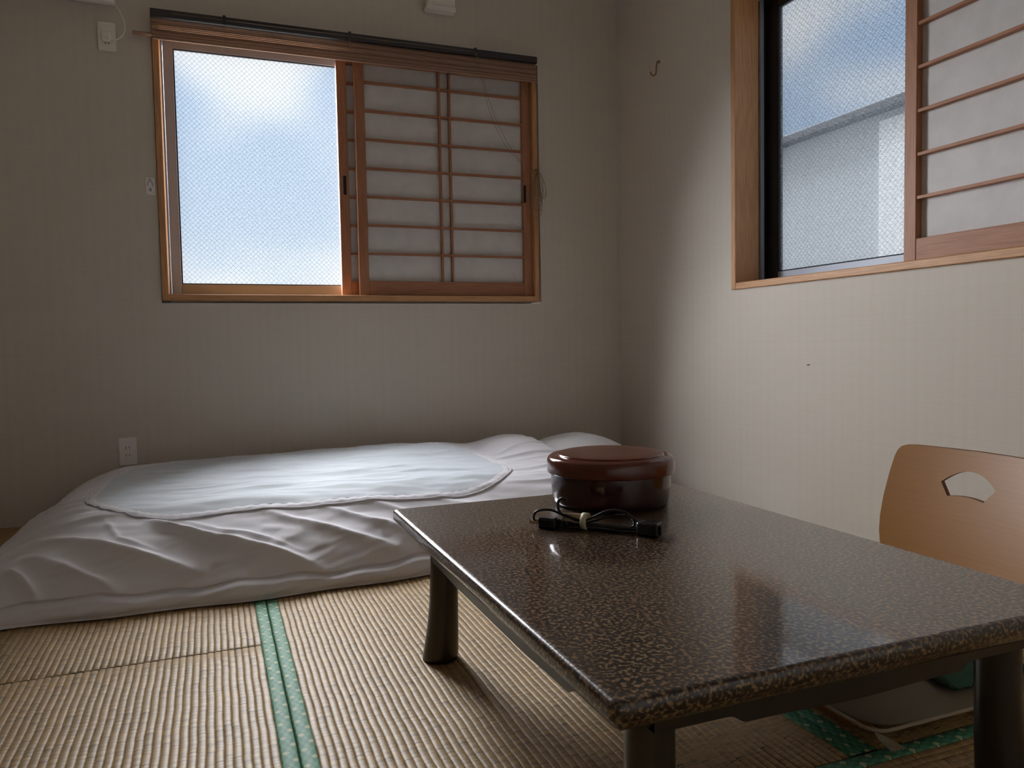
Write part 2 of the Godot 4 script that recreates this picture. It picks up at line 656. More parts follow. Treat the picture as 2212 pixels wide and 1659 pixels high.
func shoji(axis: int, a0: float, a1: float, y0: float, y1: float, d: float, bars: Array, uprights: Array, label: String, wx: Material, wy: Material, pull_at: float) -> Node3D:
	var o := thing("shoji_screen", label, "shoji screen", wp(axis, (a0 + a1) * 0.5, y0, d), "paper screens of the windows")
	var off := -o.position
	var sw := 0.045
	var rail := 0.066
	var f := 0.014
	var items := [
		[a0, a0 + sw, y0, y1, d - f, d + f, 0.002, "stile", wy],
		[a1 - sw, a1, y0, y1, d - f, d + f, 0.002, "stile", wy],
		[a0 + sw, a1 - sw, y0, y0 + rail, d - f, d + f, 0.002, "bottom_rail", wx],
		[a0 + sw, a1 - sw, y1 - 0.045, y1, d - f, d + f, 0.002, "top_rail", wx]]
	for b in bars:
		items.append([a0 + sw, a1 - sw, b - 0.005, b + 0.005, d - f + 0.003, d + f - 0.006, 0.001, "lattice_bar", wx])
	for u in uprights:
		items.append([u - 0.005, u + 0.005, y0 + rail, y1 - 0.045, d - f + 0.002, d + f - 0.0065, 0.001, "lattice_upright", wy])
	for i in items:
		put(wbox(axis, i[0], i[1], i[2], i[3], i[4], i[5], i[6]), i[7], i[8], o, off)
	put(wbox(axis, a0 + sw - 0.004, a1 - sw + 0.004, y0 + rail - 0.004, y1 - 0.041, d + f - 0.0060, d + f - 0.0052), "paper", M.paper, o, off)
	if pull_at > -90.0:
		put(wbox(axis, pull_at - 0.007, pull_at + 0.007, 1.39, 1.475, d - f - 0.0008, d - f + 0.004, 0.0006), "finger_pull", M.slot, o, off)
	return o

func build_windows() -> void:
	var bars := [1.121, 1.251, 1.381, 1.511, 1.641, 1.771, 1.899]
	# ---- back window
	var w := setting("window_1")
	var a0 := -0.157
	var a1 := 1.512
	var y0 := 0.927
	var y1 := 2.03
	put(wbox(2, a0 - 0.026, a0, y0 - 0.027, y1 + 0.027, -0.012, 0.11, 0.002), "casing_jamb", M.wood_y, w)
	put(wbox(2, a1, a1 + 0.024, y0 - 0.027, y1 + 0.027, -0.012, 0.11, 0.002), "casing_jamb", M.wood_y, w)
	put(wbox(2, a0, a1, y0 - 0.027, y0, -0.012, 0.11, 0.002), "casing_sill", M.wood_x, w)
	put(wbox(2, a0, a1, y1, y1 + 0.027, -0.012, 0.11, 0.002), "casing_head", M.wood_x, w)
	put(wbox(2, a0 - 0.028, a0 + 0.006, y0 - 0.03, y1 + 0.03, 0.111, 0.20, 0.002), "metal_jamb", M.alu_grey, w)
	put(wbox(2, a1 - 0.006, a1 + 0.03, y0 - 0.03, y1 + 0.03, 0.111, 0.20, 0.002), "metal_jamb", M.alu_grey, w)
	put(wbox(2, a0 + 0.006, a1 - 0.006, y0 - 0.03, y0 + 0.006, 0.111, 0.20, 0.002), "metal_sill", M.sash_tan, w)
	put(wbox(2, a0 + 0.006, a1 - 0.006, y1 - 0.006, y1 + 0.03, 0.111, 0.20, 0.002), "metal_head", M.alu_grey, w)
	sash(2, w, a0 + 0.008, 0.705, y0 + 0.007, y1 - 0.008, 0.130, 0.040, 0.045, M.glass_frosted, M.alu_grey, M.sash_tan)
	sash(2, w, 0.66, a1 - 0.008, y0 + 0.007, y1 - 0.008, 0.165, 0.040, 0.045, M.glass_frosted, M.alu_grey, M.sash_tan)
	shoji(2, 0.647, 1.5115, y0 + 0.002, y1 - 0.002, 0.030, bars, [1.0475, 1.0975], "front paper screen of the back window with double lattice uprights", M.shoji_x, M.shoji_y, 1.476)
	shoji(2, 0.572, 1.43, y0 + 0.002, y1 - 0.002, 0.063, bars, [0.975, 1.025], "rear paper screen slid behind the other in the back window", M.shoji_x, M.shoji_y, 0.598)
	# ---- right window
	var v := setting("window_2")
	var c0 := -2.588
	var c1 := -0.945
	y0 = 0.921
	y1 = 2.045
	put(wbox(0, c0 - 0.028, c0, y0 - 0.026, y1 + 0.027, -0.012, 0.105, 0.002), "casing_jamb", M.wood_y, v)
	put(wbox(0, c1, c1 + 0.028, y0 - 0.026, y1 + 0.027, -0.012, 0.105, 0.002), "casing_jamb", M.wood_y, v)
	put(wbox(0, c0, c1, y0 - 0.026, y0, -0.012, 0.105, 0.002), "casing_sill", M.wood_z, v)
	put(wbox(0, c0, c1, y1, y1 + 0.027, -0.012, 0.105, 0.002), "casing_head", M.wood_z, v)
	put(wbox(0, c0 - 0.02, c0 + 0.010, y0 - 0.02, y1 + 0.03, 0.108, 0.125, 0.002), "metal_flange", M.alu_grey, v)
	put(wbox(0, c0 - 0.02, c0 + 0.006, y0 - 0.02, y1 + 0.03, 0.125, 0.22, 0.002), "metal_jamb", M.alu_dark, v)
	put(wbox(0, c1 - 0.006, c1 + 0.02, y0 - 0.02, y1 + 0.03, 0.108, 0.22, 0.002), "metal_jamb", M.alu_dark, v)
	put(wbox(0, c0 + 0.006, c1 - 0.006, y0 - 0.02, y0 + 0.004, 0.126, 0.22, 0.002), "metal_sill", M.alu_dark, v)
	put(wbox(0, c0 + 0.006, c1 - 0.006, y1 - 0.004, y1 + 0.03, 0.126, 0.22, 0.002), "metal_head", M.alu_dark, v)
	sash(0, v, c0 + 0.008, -1.74, y0 + 0.005, y1 - 0.006, 0.155, 0.060, 0.036, M.glass_figured, M.alu_dark, M.alu_grey, 0.034)
	sash(0, v, -1.80, c1 - 0.008, y0 + 0.005, y1 - 0.006, 0.192, 0.045, 0.036, M.glass_figured, M.alu_dark, M.alu_grey, 0.034)
	var bars2 := []
	for k in 8:
		bars2.append(1.112 + 0.1295 * k)
	bars2.pop_back()
	shoji(0, -1.802, c1 - 0.004, y0 + 0.002, y1 - 0.002, 0.030, bars2, [-1.40, -1.35], "paper screen half closed across the right window", M.shoji_z, M.shoji_y, -99.0)

# ------------------------------------------------------------------ blind over the back window
func build_blind() -> void:
	var o := thing("roll_up_blind", "reed blind pulled up under a dark headrail over the back window", "blind", Vector3(0.67, 1.97, WZ))
	var off := -o.position
	var z := WZ + 0.055
	put(box(Vector3(-0.182, 2.048, WZ + 0.001), Vector3(1.522, 2.078, z + 0.006), 0.002), "headrail", M.blind_rail, o, off)
	# the reeds hang in stacked folds: two curtains of thin slats, each its own part
	var y := 2.044
	var k := 0
	while y > 1.956:
		var lean := 0.010 * sin(k * 0.55) + 0.012 * (2.044 - y) / 0.09
		var e := rng.randf_range(-0.003, 0.003)
		var gap := 0.0006 if y < 2.025 else 0.0040
		lean += rng.randf_range(-0.0025, 0.0025)
		put(box(Vector3(-0.178 + e, y - 0.0052, z - 0.010 + lean), Vector3(1.518 + e, y, z - 0.0055 + lean), 0.0012), "reed_slat", M.bamboo if k % 3 else M.bamboo_dark, o, off)
		y -= 0.0052 + gap
		k += 1
	# the rolled bundle behind the hanging folds
	for i in 9:
		var a := TAU * i / 9.0
		put(box(Vector3(-0.172, 1.986 + 0.016 * sin(a) - 0.003, z - 0.030 + 0.013 * cos(a) - 0.003), Vector3(1.512, 1.986 + 0.016 * sin(a) + 0.003, z - 0.030 + 0.013 * cos(a) + 0.003), 0.0015), "rolled_slat", M.bamboo, o, off)
	put(tube([Vector3(-0.252, 1.984, z - 0.03), Vector3(-0.17, 1.984, z - 0.03)], 0.008, 12), "rod_end", M.bamboo, o, off)
	for x in [0.10, 0.62, 1.205]:
		put(box(Vector3(x - 0.006, 2.044, z + 0.0062), Vector3(x + 0.006, 2.082, z + 0.012), 0.001), "cord_guide", M.blind_rail, o, off)
		put(tube([Vector3(x, 2.05, z + 0.009), Vector3(x, 2.0, z + 0.016), Vector3(x, 1.955, z + 0.010)], 0.0009, 6), "lift_cord", M.string, o, off)
	put(tube([Vector3(-0.10, 2.063, z + 0.008), Vector3(1.205, 2.063, z + 0.008)], 0.0012, 6), "lift_cord", M.string, o, off)
	# pull cords that sweep down to the hook on the casing
	for s in [-1.0, 1.0]:
		var pts := [Vector3(1.205 + 0.003 * s, 2.06, z + 0.012), Vector3(1.235 + 0.004 * s, 1.95, z + 0.008), Vector3(1.285 + 0.008 * s, 1.80, z - 0.01), Vector3(1.36 + 0.010 * s, 1.67, z - 0.03), Vector3(1.44 + 0.006 * s, 1.585, z - 0.038), Vector3(1.518, 1.532, WZ + 0.022)]
		put(tube(smooth_path(pts, 8), 0.0009, 6), "pull_cord", M.string, o, off)
	# cord hook and the coil that hangs from it
	put(tube(smooth_path([Vector3(1.522, 1.545, WZ + 0.012), Vector3(1.522, 1.545, WZ + 0.032), Vector3(1.522, 1.530, WZ + 0.038), Vector3(1.522, 1.520, WZ + 0.030)], 6), 0.0035, 8), "cord_hook", M.brass, o, off)
	for i in 11:
		var wd := rng.randf_range(0.016, 0.050)
		var ln := rng.randf_range(0.10, 0.24)
		var cx := 1.528 + rng.randf_range(-0.012, 0.016)
		var zz := WZ + rng.randf_range(0.016, 0.030)
		var tilt := rng.randf_range(-0.012, 0.02)
		var loop := []
		for j in 24:
			var a := TAU * j / 24.0
			var v := 0.5 - 0.5 * cos(a)
			loop.append(Vector3(cx + sin(a) * wd * (0.25 + 0.75 * v) + tilt * v, 1.532 - ln * v, zz + 0.002 * sin(a * 2.0)))
		put(tube(loop, 0.0011, 5, true), "cord_loop", M.string, o, off)

# ------------------------------------------------------------------ futon
func sstep(a: float, b: float, x: float) -> float:
	var t := clampf((x - a) / (b - a), 0.0, 1.0)
	return t * t * (3.0 - 2.0 * t)

var fold_noise := FastNoiseLite.new()
var fine_noise := FastNoiseLite.new()
# folds of the cover: start, end (x, z), height, half width
var folds := []

func bed_side(d: float, w: float, p: float) -> float:
	var t := clampf(d / w, 0.0, 1.0)
	return pow(maxf(0.0, 1.0 - pow(1.0 - t, p)), 1.0 / p)

func bed_front(x: float) -> float:
	return -2.205 + 0.012 * sin(x * 5.0 + 1.0) + 0.006 * sin(x * 17.0) - 0.015 * sstep(0.2, 1.2, x)

func bed_height(x: float, z: float) -> float:
	var zf := bed_front(x)
	var top := 0.222 + 0.012 * sstep(-3.0, -3.35, z) + 0.010 * sin(x * 2.2 + 0.6) * sstep(-2.4, -2.9, z)
	top += 0.012 * sstep(0.4, 0.95, x) * sstep(-2.7, -3.2, z)
	# a bulge where the cover climbs over the pillow end, and a dip before it
	top += 0.035 * exp(-pow((x - 1.27) / 0.13, 2.0) - pow((z + 3.16) / 0.26, 2.0))
	top -= 0.020 * exp(-pow((x - 1.08) / 0.08, 2.0) - pow((z + 3.25) / 0.3, 2.0))
	top -= 0.040 * sstep(1.33, 1.43, x) * sstep(-2.80, -2.96, z)
	var front := bed_side(zf - z, 0.36, 1.45)
	var back := bed_side(z + 3.500, 0.14, 2.2)
	var left := bed_side(x + 0.665 - 0.04 * sstep(-2.6, -3.4, z), 0.32, 1.7)
	var right := bed_side(1.965 - x, 0.62, 1.12)
	var h := top * front * back * left * right
	var body := front * back * left * right
	var q := Vector2(x, z)
	for f in folds:
		var pts: Array = f[0]
		var best := 1e9
		var along := 0.0
		for i in pts.size() - 1:
			var a: Vector2 = pts[i]
			var b: Vector2 = pts[i + 1]
			var t := clampf((q - a).dot(b - a) / (b - a).length_squared(), 0.0, 1.0)
			var d := q.distance_to(a.lerp(b, t))
			if d < best:
				best = d
				along = (i + t) / (pts.size() - 1)
		if best < f[2] * 4.0:
			h += f[1] * pow(sin(PI * clampf(along, 0.03, 0.97)), 0.6) * exp(-pow(best / f[2], 1.5)) * sstep(0.02, 0.25, body)
	var soft := sstep(0.05, 0.5, body)
	h += soft * (0.0050 * fold_noise.get_noise_2d(x * 90.0, z * 210.0) + 0.0042 * fine_noise.get_noise_2d(x * 70.0 + z * 40.0, z * 230.0 - x * 30.0))
	return maxf(h, 0.0)

# the cover with the slack folds of its hanging front and left sides pushed outwards
func bed_point(x: float, z: float) -> Vector3:
	var h := bed_height(x, z)
	var d := bed_front(x) - z
	var front := (1.0 - sstep(0.10, 0.30, d)) * sstep(0.0, 0.025, h)
	var push := 0.0
	if front > 0.0:
		var u := x * 0.86 + h * 1.5
		push = 0.010 * fold_noise.get_noise_2d(u * 60.0 - 30.0, h * 300.0 - x * 90.0)
		push += 0.004 * fine_noise.get_noise_2d(u * 90.0, h * 420.0 - x * 160.0 + 60.0)
		var seam := 0.046 + 0.006 * sin(x * 14.0) + 0.003 * sin(x * 37.0)
		push -= 0.010 * exp(-pow((h - seam) / 0.0040, 2.0))
		push += 0.010 * (1.0 - sstep(seam - 0.012, seam, h)) * sstep(0.0, 0.012, h)
	return Vector3(x, h, z + push * front)

func build_futon() -> void:
	fold_noise.seed = 7
	fold_noise.frequency = 0.03
	fold_noise.fractal_octaves = 3
	fine_noise.seed = 12
	fine_noise.frequency = 0.05
	fine_noise.fractal_octaves = 2
	folds = []
	for f in [
		[[-0.20, -2.46, -0.147, -2.422, -0.039, -2.346, 0.126, -2.286, 0.292, -2.224], 0.017, 0.016],
		[[-0.10, -2.44, 0.0, -2.37, 0.12, -2.325, 0.22, -2.28], 0.006, 0.012],
		[[-0.47, -2.45, -0.335, -2.371, -0.20, -2.312, -0.041, -2.248], 0.018, 0.020],
		[[-0.50, -2.40, -0.42, -2.34, -0.30, -2.26, -0.24, -2.225], 0.012, 0.020],
		[[-0.53, -2.37, -0.474, -2.298, -0.422, -2.227], 0.016, 0.014],
		[[0.13, -2.44, 0.26, -2.37, 0.373, -2.313, 0.504, -2.262], 0.010, 0.016],
		[[0.30, -2.45, 0.44, -2.36, 0.62, -2.29], 0.007, 0.014],
		[[0.45, -2.45, 0.60, -2.37, 0.80, -2.28], 0.008, 0.016],
		[[0.66, -2.46, 0.84, -2.36, 1.02, -2.28], 0.008, 0.016],
		[[-0.30, -2.47, -0.26, -2.38, -0.16, -2.33], 0.006, 0.010],
		[[-0.60, -2.70, -0.48, -2.66, -0.36, -2.66], 0.013, 0.010],
		[[-0.62, -2.80, -0.38, -2.77], 0.011, 0.009],
		[[-0.60, -2.57, -0.45, -2.55, -0.33, -2.57], 0.012, 0.010],
		[[-0.56, -2.49, -0.40, -2.48, -0.22, -2.50], 0.009, 0.009],
		[[-0.58, -2.92, -0.39, -2.93], 0.009, 0.009],
		[[-0.56, -3.05, -0.40, -3.08], 0.006, 0.009],
		[[1.03, -2.80, 1.65, -2.86], 0.010, 0.014],
		[[1.02, -2.90, 1.50, -2.94], 0.008, 0.011],
		[[1.03, -3.00, 1.40, -3.10], 0.008, 0.011],
		[[1.00, -2.64, 1.70, -2.60], 0.012, 0.016],
		[[0.95, -2.50, 1.60, -2.44], 0.009, 0.015],
		[[-0.10, -2.62, 0.20, -2.66, 0.55, -2.62], 0.004, 0.014],
		[[0.05, -2.86, 0.45, -2.80, 0.85, -2.88], 0.005, 0.016],
		[[-0.25, -2.78, 0.0, -2.74, 0.2, -2.78], 0.004, 0.012],
		[[0.40, -2.70, 0.70, -2.74, 0.95, -2.68], 0.005, 0.014],
		[[-0.2, -3.05, 0.2, -3.0, 0.6, -3.06], 0.005, 0.018],
		[[0.5, -3.12, 0.8, -3.05, 1.0, -3.1], 0.005, 0.014]]:
		var pts := []
		for i in range(0, f[0].size(), 2):
			pts.append(Vector2(f[0][i], f[0][i + 1]))
		folds.append([pts, f[1] * 1.45, f[2] * 0.9])
	var o := thing("futon_bedding", "white futon with rounded inset panel spread under the back window", "futon", Vector3(0.62, 0.003, -2.85))
	var off := -o.position + Vector3(0, 0.004, 0)
	var nx := 420
	var nz := 300
	var rows := []
	for j in nz + 1:
		var t := float(j) / nz
		# finer steps near both hems
		t = pow(t, 1.8)
		var row := []
		for i in nx + 1:
			var u := float(i) / nx
			u = u - 0.10 * sin(TAU * u) / TAU * 2.0
			var x := lerpf(-0.665, 1.965, u)
			var xs := x + 0.04 * (1.0 - u) * sstep(0.0, 1.0, t)
			var z := lerpf(bed_front(xs), -3.50, t)
			row.append(bed_point(xs, z))
		rows.append(row)
	put(skin(rows), "cover", M.linen, o, off)
	# the closed underside of the bedding
	put(box(Vector3(-0.55, 0.0, -3.44), Vector3(1.93, 0.02, -2.30), 0.008), "underquilt", M.linen, o, off + Vector3(0, -0.0035, 0))
	# inset panel, its flat band and piping
	var edge := round_rect(-0.385, 1.035, -3.37, -2.445, 0.30, 28)
	edge = dense(edge, 0.012)
	var inner := []
	for q in edge:
		var core := Vector2(clampf(q.x, -0.085, 0.735), clampf(q.y, -3.07, -2.745))
		inner.append(q + (core - q).normalized() * 0.028)
	var mid := Vector2(0.325, -2.90)
	var prow := []
	for s in 91:
		var f := pow(float(s) / 90.0, 0.8)
		var row := []
		for q in inner:
			var p: Vector2 = mid.lerp(q, maxf(f, 0.002))
			row.append(Vector3(p.x, bed_height(p.x, p.y) + 0.0036, p.y))
		prow.append(row)
	put(skin(prow, true), "inset_panel", M.linen_panel, o, off)
	var brow := []
	for s in 5:
		var row := []
		for k in edge.size():
			var p: Vector2 = inner[k].lerp(edge[k], s / 4.0)
			row.append(Vector3(p.x, bed_height(p.x, p.y) + [0.0034, 0.0050, 0.0056, 0.0050, 0.001][s] + 0.0012 * sin(k * 1.9), p.y))
		brow.append(row)
	put(skin(brow, true), "panel_band", M.linen, o, off)
	var path := []
	for q in edge:
		path.append(Vector3(q.x, bed_height(q.x, q.y) + 0.003, q.y))
	put(tube(path, 0.0028, 6, true), "piping", M.linen, o, off)

func build_pillow() -> void:
	var c := Vector3(1.635, 0.198, -3.24)
	var o := thing("bed_pillow", "plump white pillow at the head of the futon beside the corner", "pillow", c)
	var rows := []
	var n := 48
	var m := 28
	for i in m + 1:
		var v := -PI * 0.5 + PI * i / m
		var row := []
		for j in n:
			var a := TAU * j / n
			var sx := signf(cos(a)) * pow(absf(cos(a)), 0.7)
			var sz := signf(sin(a)) * pow(absf(sin(a)), 0.7)
			var cv := pow(maxf(cos(v), 0.0), 0.8)
			var p := Vector3(sx * cv * 0.25, sin(v) * 0.068, sz * cv * 0.23)
			p.y *= 1.0 - 0.55 * pow(maxf(absf(p.x) / 0.25, absf(p.z) / 0.23), 3.0)
			p.y += 0.003 * sin(p.x * 30.0) * sin(p.z * 26.0)
			p.y -= 0.30 * maxf(0.0, p.x)
			p.y = maxf(p.y, bed_height(c.x + p.x, c.z + p.z) + 0.011 - c.y)
			row.append(p)
		rows.append(row)
	put(skin(rows, true, true), "pillow_case", M.pillow_case, o)

# ------------------------------------------------------------------ table
func build_table() -> void:
	var o := thing("low_table", "dark mottled lacquer low table with flared legs", "table", Vector3(0.737, 0, -1.19))
	var off := -o.position
	var x0 := 0.366
	var x1 := 1.108
	var z0 := -1.707
	var z1 := -0.674
	var prof := []
	for p in [[0.06, 0.283], [0.030, 0.2832], [0.022, 0.2845], [0.014, 0.288], [0.008, 0.2935], [0.005, 0.299], [0.0045, 0.3005], [0.0015, 0.3015], [0.0003, 0.304], [0.0, 0.309], [0.0002, 0.315], [0.001, 0.3195], [0.003, 0.3222], [0.0060, 0.3235], [0.0095, 0.324]]:
		prof.append(Vector2(p[0], p[1]))
	put(moulded(x0, x1, z0, z1, 0.014, prof, 6), "table_top", M.lacquer, o, off)
	# aprons: deeper in the middle, stepping up near the legs
	for side in 4:
		var along_x := side < 2
		var a0 := (x0 if along_x else z0) + 0.075
		var a1 := (x1 if along_x else z1) - 0.075
		var at: float = [z0 + 0.055, z1 - 0.055, x0 + 0.05, x1 - 0.05][side]
		var rows := []
		for f in [-0.008, 0.008]:
			pass
		var n := 80
		var outer_top := []
		var outer_low := []
		var inner_low := []
		var inner_top := []
		for i in n + 1:
			var t := float(i) / n
			var a := lerpf(a0, a1, t)
			var e := minf(a - a0, a1 - a)
			var low := 0.257 - 0.011 * sstep(0.10, 0.125, e) - 0.004 * sstep(0.15, 0.30, e)
			for k in [[outer_top, 0.284, -0.009], [outer_low, low, -0.009], [inner_low, low, 0.009], [inner_top, 0.284, 0.009]]:
				k[0].append(Vector3(a, k[1], at + k[2]) if along_x else Vector3(at + k[2], k[1], a))
		var st := begin()
		var nn := Vector3.FORWARD if along_x else Vector3.LEFT
		for i in n:
			quad(st, outer_top[i], outer_top[i + 1], outer_low[i + 1], outer_low[i], nn)
			quad(st, inner_top[i], inner_top[i + 1], inner_low[i + 1], inner_low[i], -nn)
			quad(st, outer_low[i], outer_low[i + 1], inner_low[i + 1], inner_low[i], Vector3.DOWN)
		put(st.commit(), "apron", M.lacquer_dark, o, off)
	for k in [[x0 + 0.092, z0 + 0.098, -1, -1], [x1 - 0.075, z0 + 0.098, 1, -1], [x0 + 0.092, z1 - 0.085, -1, 1], [x1 - 0.075, z1 - 0.085, 1, 1]]:
		var rows := []
		var m := 24
		for i in m + 1:
			var t := float(i) / m
			var y := 0.284 * (1.0 - t)
			var fl := pow(t, 2.6)
			var r := lerpf(0.0295, 0.0405, fl)
			if i == m:
				y = 0.0015
			var c := Vector2(k[0], k[1]) + Vector2(k[2], k[3]) * 0.011 * fl
			if t > 0.97:
				r -= 0.002
			var row := []
			for j in 32:
				var a := TAU * j / 32
				row.append(Vector3(c.x + cos(a) * r, y, c.y + sin(a) * r))
			rows.append(row)
		rows.reverse()
		put(skin(rows, true, true), "leg", M.lacquer_dark, o, off)

func build_box() -> void:
	var o := thing("lidded_food_box", "round red-brown lacquer box with overhanging lid on the table", "box", Vector3(0.846, TOP + 0.0006, -1.562))
	var body := []
	for p in [[0.120, 0.0], [0.127, 0.001], [0.131, 0.004], [0.1335, 0.009], [0.1350, 0.020], [0.1362, 0.045], [0.1368, 0.070], [0.136, 0.078]]:
		body.append(Vector2(p[0], p[1]))
	put(lathe(body, 96), "body", M.box_body, o)
	var lid := []
	for p in [[0.136, 0.0715], [0.1435, 0.0715], [0.1450, 0.0725], [0.1456, 0.075], [0.1458, 0.085], [0.1456, 0.096], [0.1446, 0.1015], [0.1420, 0.1062], [0.1375, 0.1090], [0.1310, 0.1103], [0.1255, 0.1106], [0.1235, 0.1098], [0.1222, 0.1095], [0.1212, 0.1105], [0.1205, 0.1128], [0.1190, 0.1138], [0.1160, 0.1142], [0.06, 0.1145], [0.01, 0.1146]]:
		lid.append(Vector2(p[0], p[1]))
	put(lathe(lid, 96), "lid", M.box_lacquer, o)

# ------------------------------------------------------------------ cord
func build_cord() -> void:
	var o := thing("power_cord", "bundled black power cord with cream tie in front of the round box", "cord", Vector3(0.68, TOP, -1.33))
	var T := TOP
	# axis of the bundle: from the plug (left) to the socket (right), in front of the box
	var A := Vector3(0.605, T, -1.412)
	var B := Vector3(0.760, T, -1.262)
	var e := (B - A).normalized()
	var n := Vector3(-e.z, 0, e.x)   # away from the viewer is -n or n; n points to +z side
	if n.z < 0:
		n = -n
	var off := -o.position
	var P := func(s: float, side: float, y: float) -> Vector3: return A + e * s + n * side + Vector3(0, y, 0)
	# strands lying together
	for k in 5:
		var pts := []
		for i in 7:
			var s := 0.012 + 0.19 * i / 6.0
			var pinch := 1.0 - 0.6 * exp(-pow((s - 0.085) / 0.03, 2.0))
			pts.append(P.call(s, (k - 2.0) * 0.0055 * pinch + 0.0015 * sin(s * 60.0 + k), 0.0034 + 0.0042 * (k % 2) + 0.002 * absf(sin(s * 30.0 + k))))
		put(tube(smooth_path(pts, 6), 0.0032, 8), "cord_strand", M.cord_black, o, off)
	# bight over the plug
	put(tube(smooth_path([P.call(0.085, 0.0, 0.016), P.call(0.05, 0.002, 0.026), P.call(0.02, 0.0, 0.034), P.call(-0.006, 0.004, 0.030), P.call(-0.012, 0.008, 0.016), P.call(0.0, 0.012, 0.005), P.call(0.02, 0.012, 0.004)], 8), 0.0026, 8), "cord_bight", M.cord_black, o, off)
	put(tube(smooth_path([P.call(0.085, -0.008, 0.014), P.call(0.055, -0.016, 0.016), P.call(0.034, -0.020, 0.026), P.call(0.030, -0.022, 0.044), P.call(0.038, -0.020, 0.054), P.call(0.050, -0.018, 0.052)], 8), 0.0030, 8), "cord_bight", M.cord_black, o, off)
	# bights to the right of the tie
	put(tube(smooth_path([P.call(0.085, 0.0, 0.014), P.call(0.105, -0.006, 0.022), P.call(0.135, -0.014, 0.036), P.call(0.16, -0.016, 0.038), P.call(0.182, -0.012, 0.030), P.call(0.19, -0.008, 0.014), P.call(0.175, -0.004, 0.006)], 8), 0.0026, 8), "cord_bight", M.cord_black, o, off)
	put(tube(smooth_path([P.call(0.085, 0.004, 0.010), P.call(0.11, 0.000, 0.018), P.call(0.145, -0.008, 0.028), P.call(0.175, -0.006, 0.032), P.call(0.198, -0.002, 0.022), P.call(0.2, 0.004, 0.008)], 8), 0.0024, 8), "cord_bight", M.cord_black, o, off)
	# plug with two blades and ribbed strain relief
	var turn := Basis(e, Vector3.UP, e.cross(Vector3.UP))
	var plug := Node3D.new()
	plug.name = "plug"
	o.add_child(plug)
	plug.transform = Transform3D(turn, P.call(0.022, 0.009, 0.010) + off)
	put(box(Vector3(-0.022, -0.0095, -0.011), Vector3(0.016, 0.0105, 0.011), 0.003), "plug_body", M.cord_black, plug)
	for s in [-1.0, 1.0]:
		put(box(Vector3(-0.040, -0.003, s * 0.0062 - 0.0008), Vector3(-0.020, 0.0032, s * 0.0062 + 0.0008), 0.0004), "blade", M.prong, plug)
	for i in 6:
		put(box(Vector3(0.017 + 0.0052 * i, -0.006 + 0.0004 * i, -0.0065 + 0.0005 * i), Vector3(0.0202 + 0.0052 * i, 0.0085 - 0.0006 * i, 0.0065 - 0.0005 * i), 0.0008), "relief_ring", M.cord_black, plug)
	# appliance socket on the other end
	var sock := Node3D.new()
	sock.name = "appliance_socket"
	o.add_child(sock)
	var e2 := Vector3(0.62, 0, 0.78).normalized()
	sock.transform = Transform3D(Basis(e2, Vector3.UP, e2.cross(Vector3.UP)), P.call(0.222, 0.008, 0.014) + off)
	put(box(Vector3(-0.020, -0.0125, -0.016), Vector3(0.022, 0.0125, 0.016), 0.003), "socket_body", M.cord_black, sock)
	put(box(Vector3(0.021, -0.009, -0.012), Vector3(0.028, 0.009, 0.012), 0.0015), "socket_nose", M.cord_black, sock)
	for s in [-1.0, 1.0]:
		put(box(Vector3(-0.012, 0.0118, s * 0.006 - 0.0012), Vector3(0.014, 0.0138, s * 0.006 + 0.0012), 0.0006), "rib", M.cord_black, sock)
	# paper tag and cream tie
	var tag := Node3D.new()
	tag.name = "cord_tag"
	o.add_child(tag)
	tag.transform = Transform3D(turn, P.call(0.068, -0.004, 0.022) + off)
	put(box(Vector3(-0.024, -0.006, -0.004), Vector3(0.020, 0.007, 0.002), 0.0015), "tag_sleeve", M.tape, tag)
	var loop := []
	for j in 25:
		var a := TAU * j / 24.0
		loop.append(P.call(0.094, cos(a) * 0.0165, 0.0165 + sin(a) * 0.0150))
	var rows := []
	for j in 25:
		var q: Vector3 = loop[j]
		var c: Vector3 = P.call(0.094, 0, 0.0165)
		var r := (q - c).normalized()
		rows.append([q + e * 0.006, q - e * 0.006, q - e * 0.006 + r * 0.0014, q + e * 0.006 + r * 0.0014])
	put(skin(rows, true), "tie", M.tie_cream, o, off)

# ------------------------------------------------------------------ legless chair
func cuts(poly: Array, z: float) -> Array:
	var out := []
	for i in poly.size():
		var a: Vector2 = poly[i]
		var b: Vector2 = poly[(i + 1) % poly.size()]
		if (a.x <= z and b.x > z) or (b.x <= z and a.x > z):
			out.append(lerpf(a.y, b.y, (z - a.x) / (b.x - a.x)))
	out.sort()
	return out

func chair_point(z: float, t: float, layer: float) -> Vector3:
	# t: height along the back; a shallow curve across, leaning away from the table
	var lean := 1.475 + 0.20 * t + 0.18 * t * t
	var hollow := -0.55 * (z * z)
	var bend := 0.0
	return Vector3(lean + hollow + bend + layer, t, z)

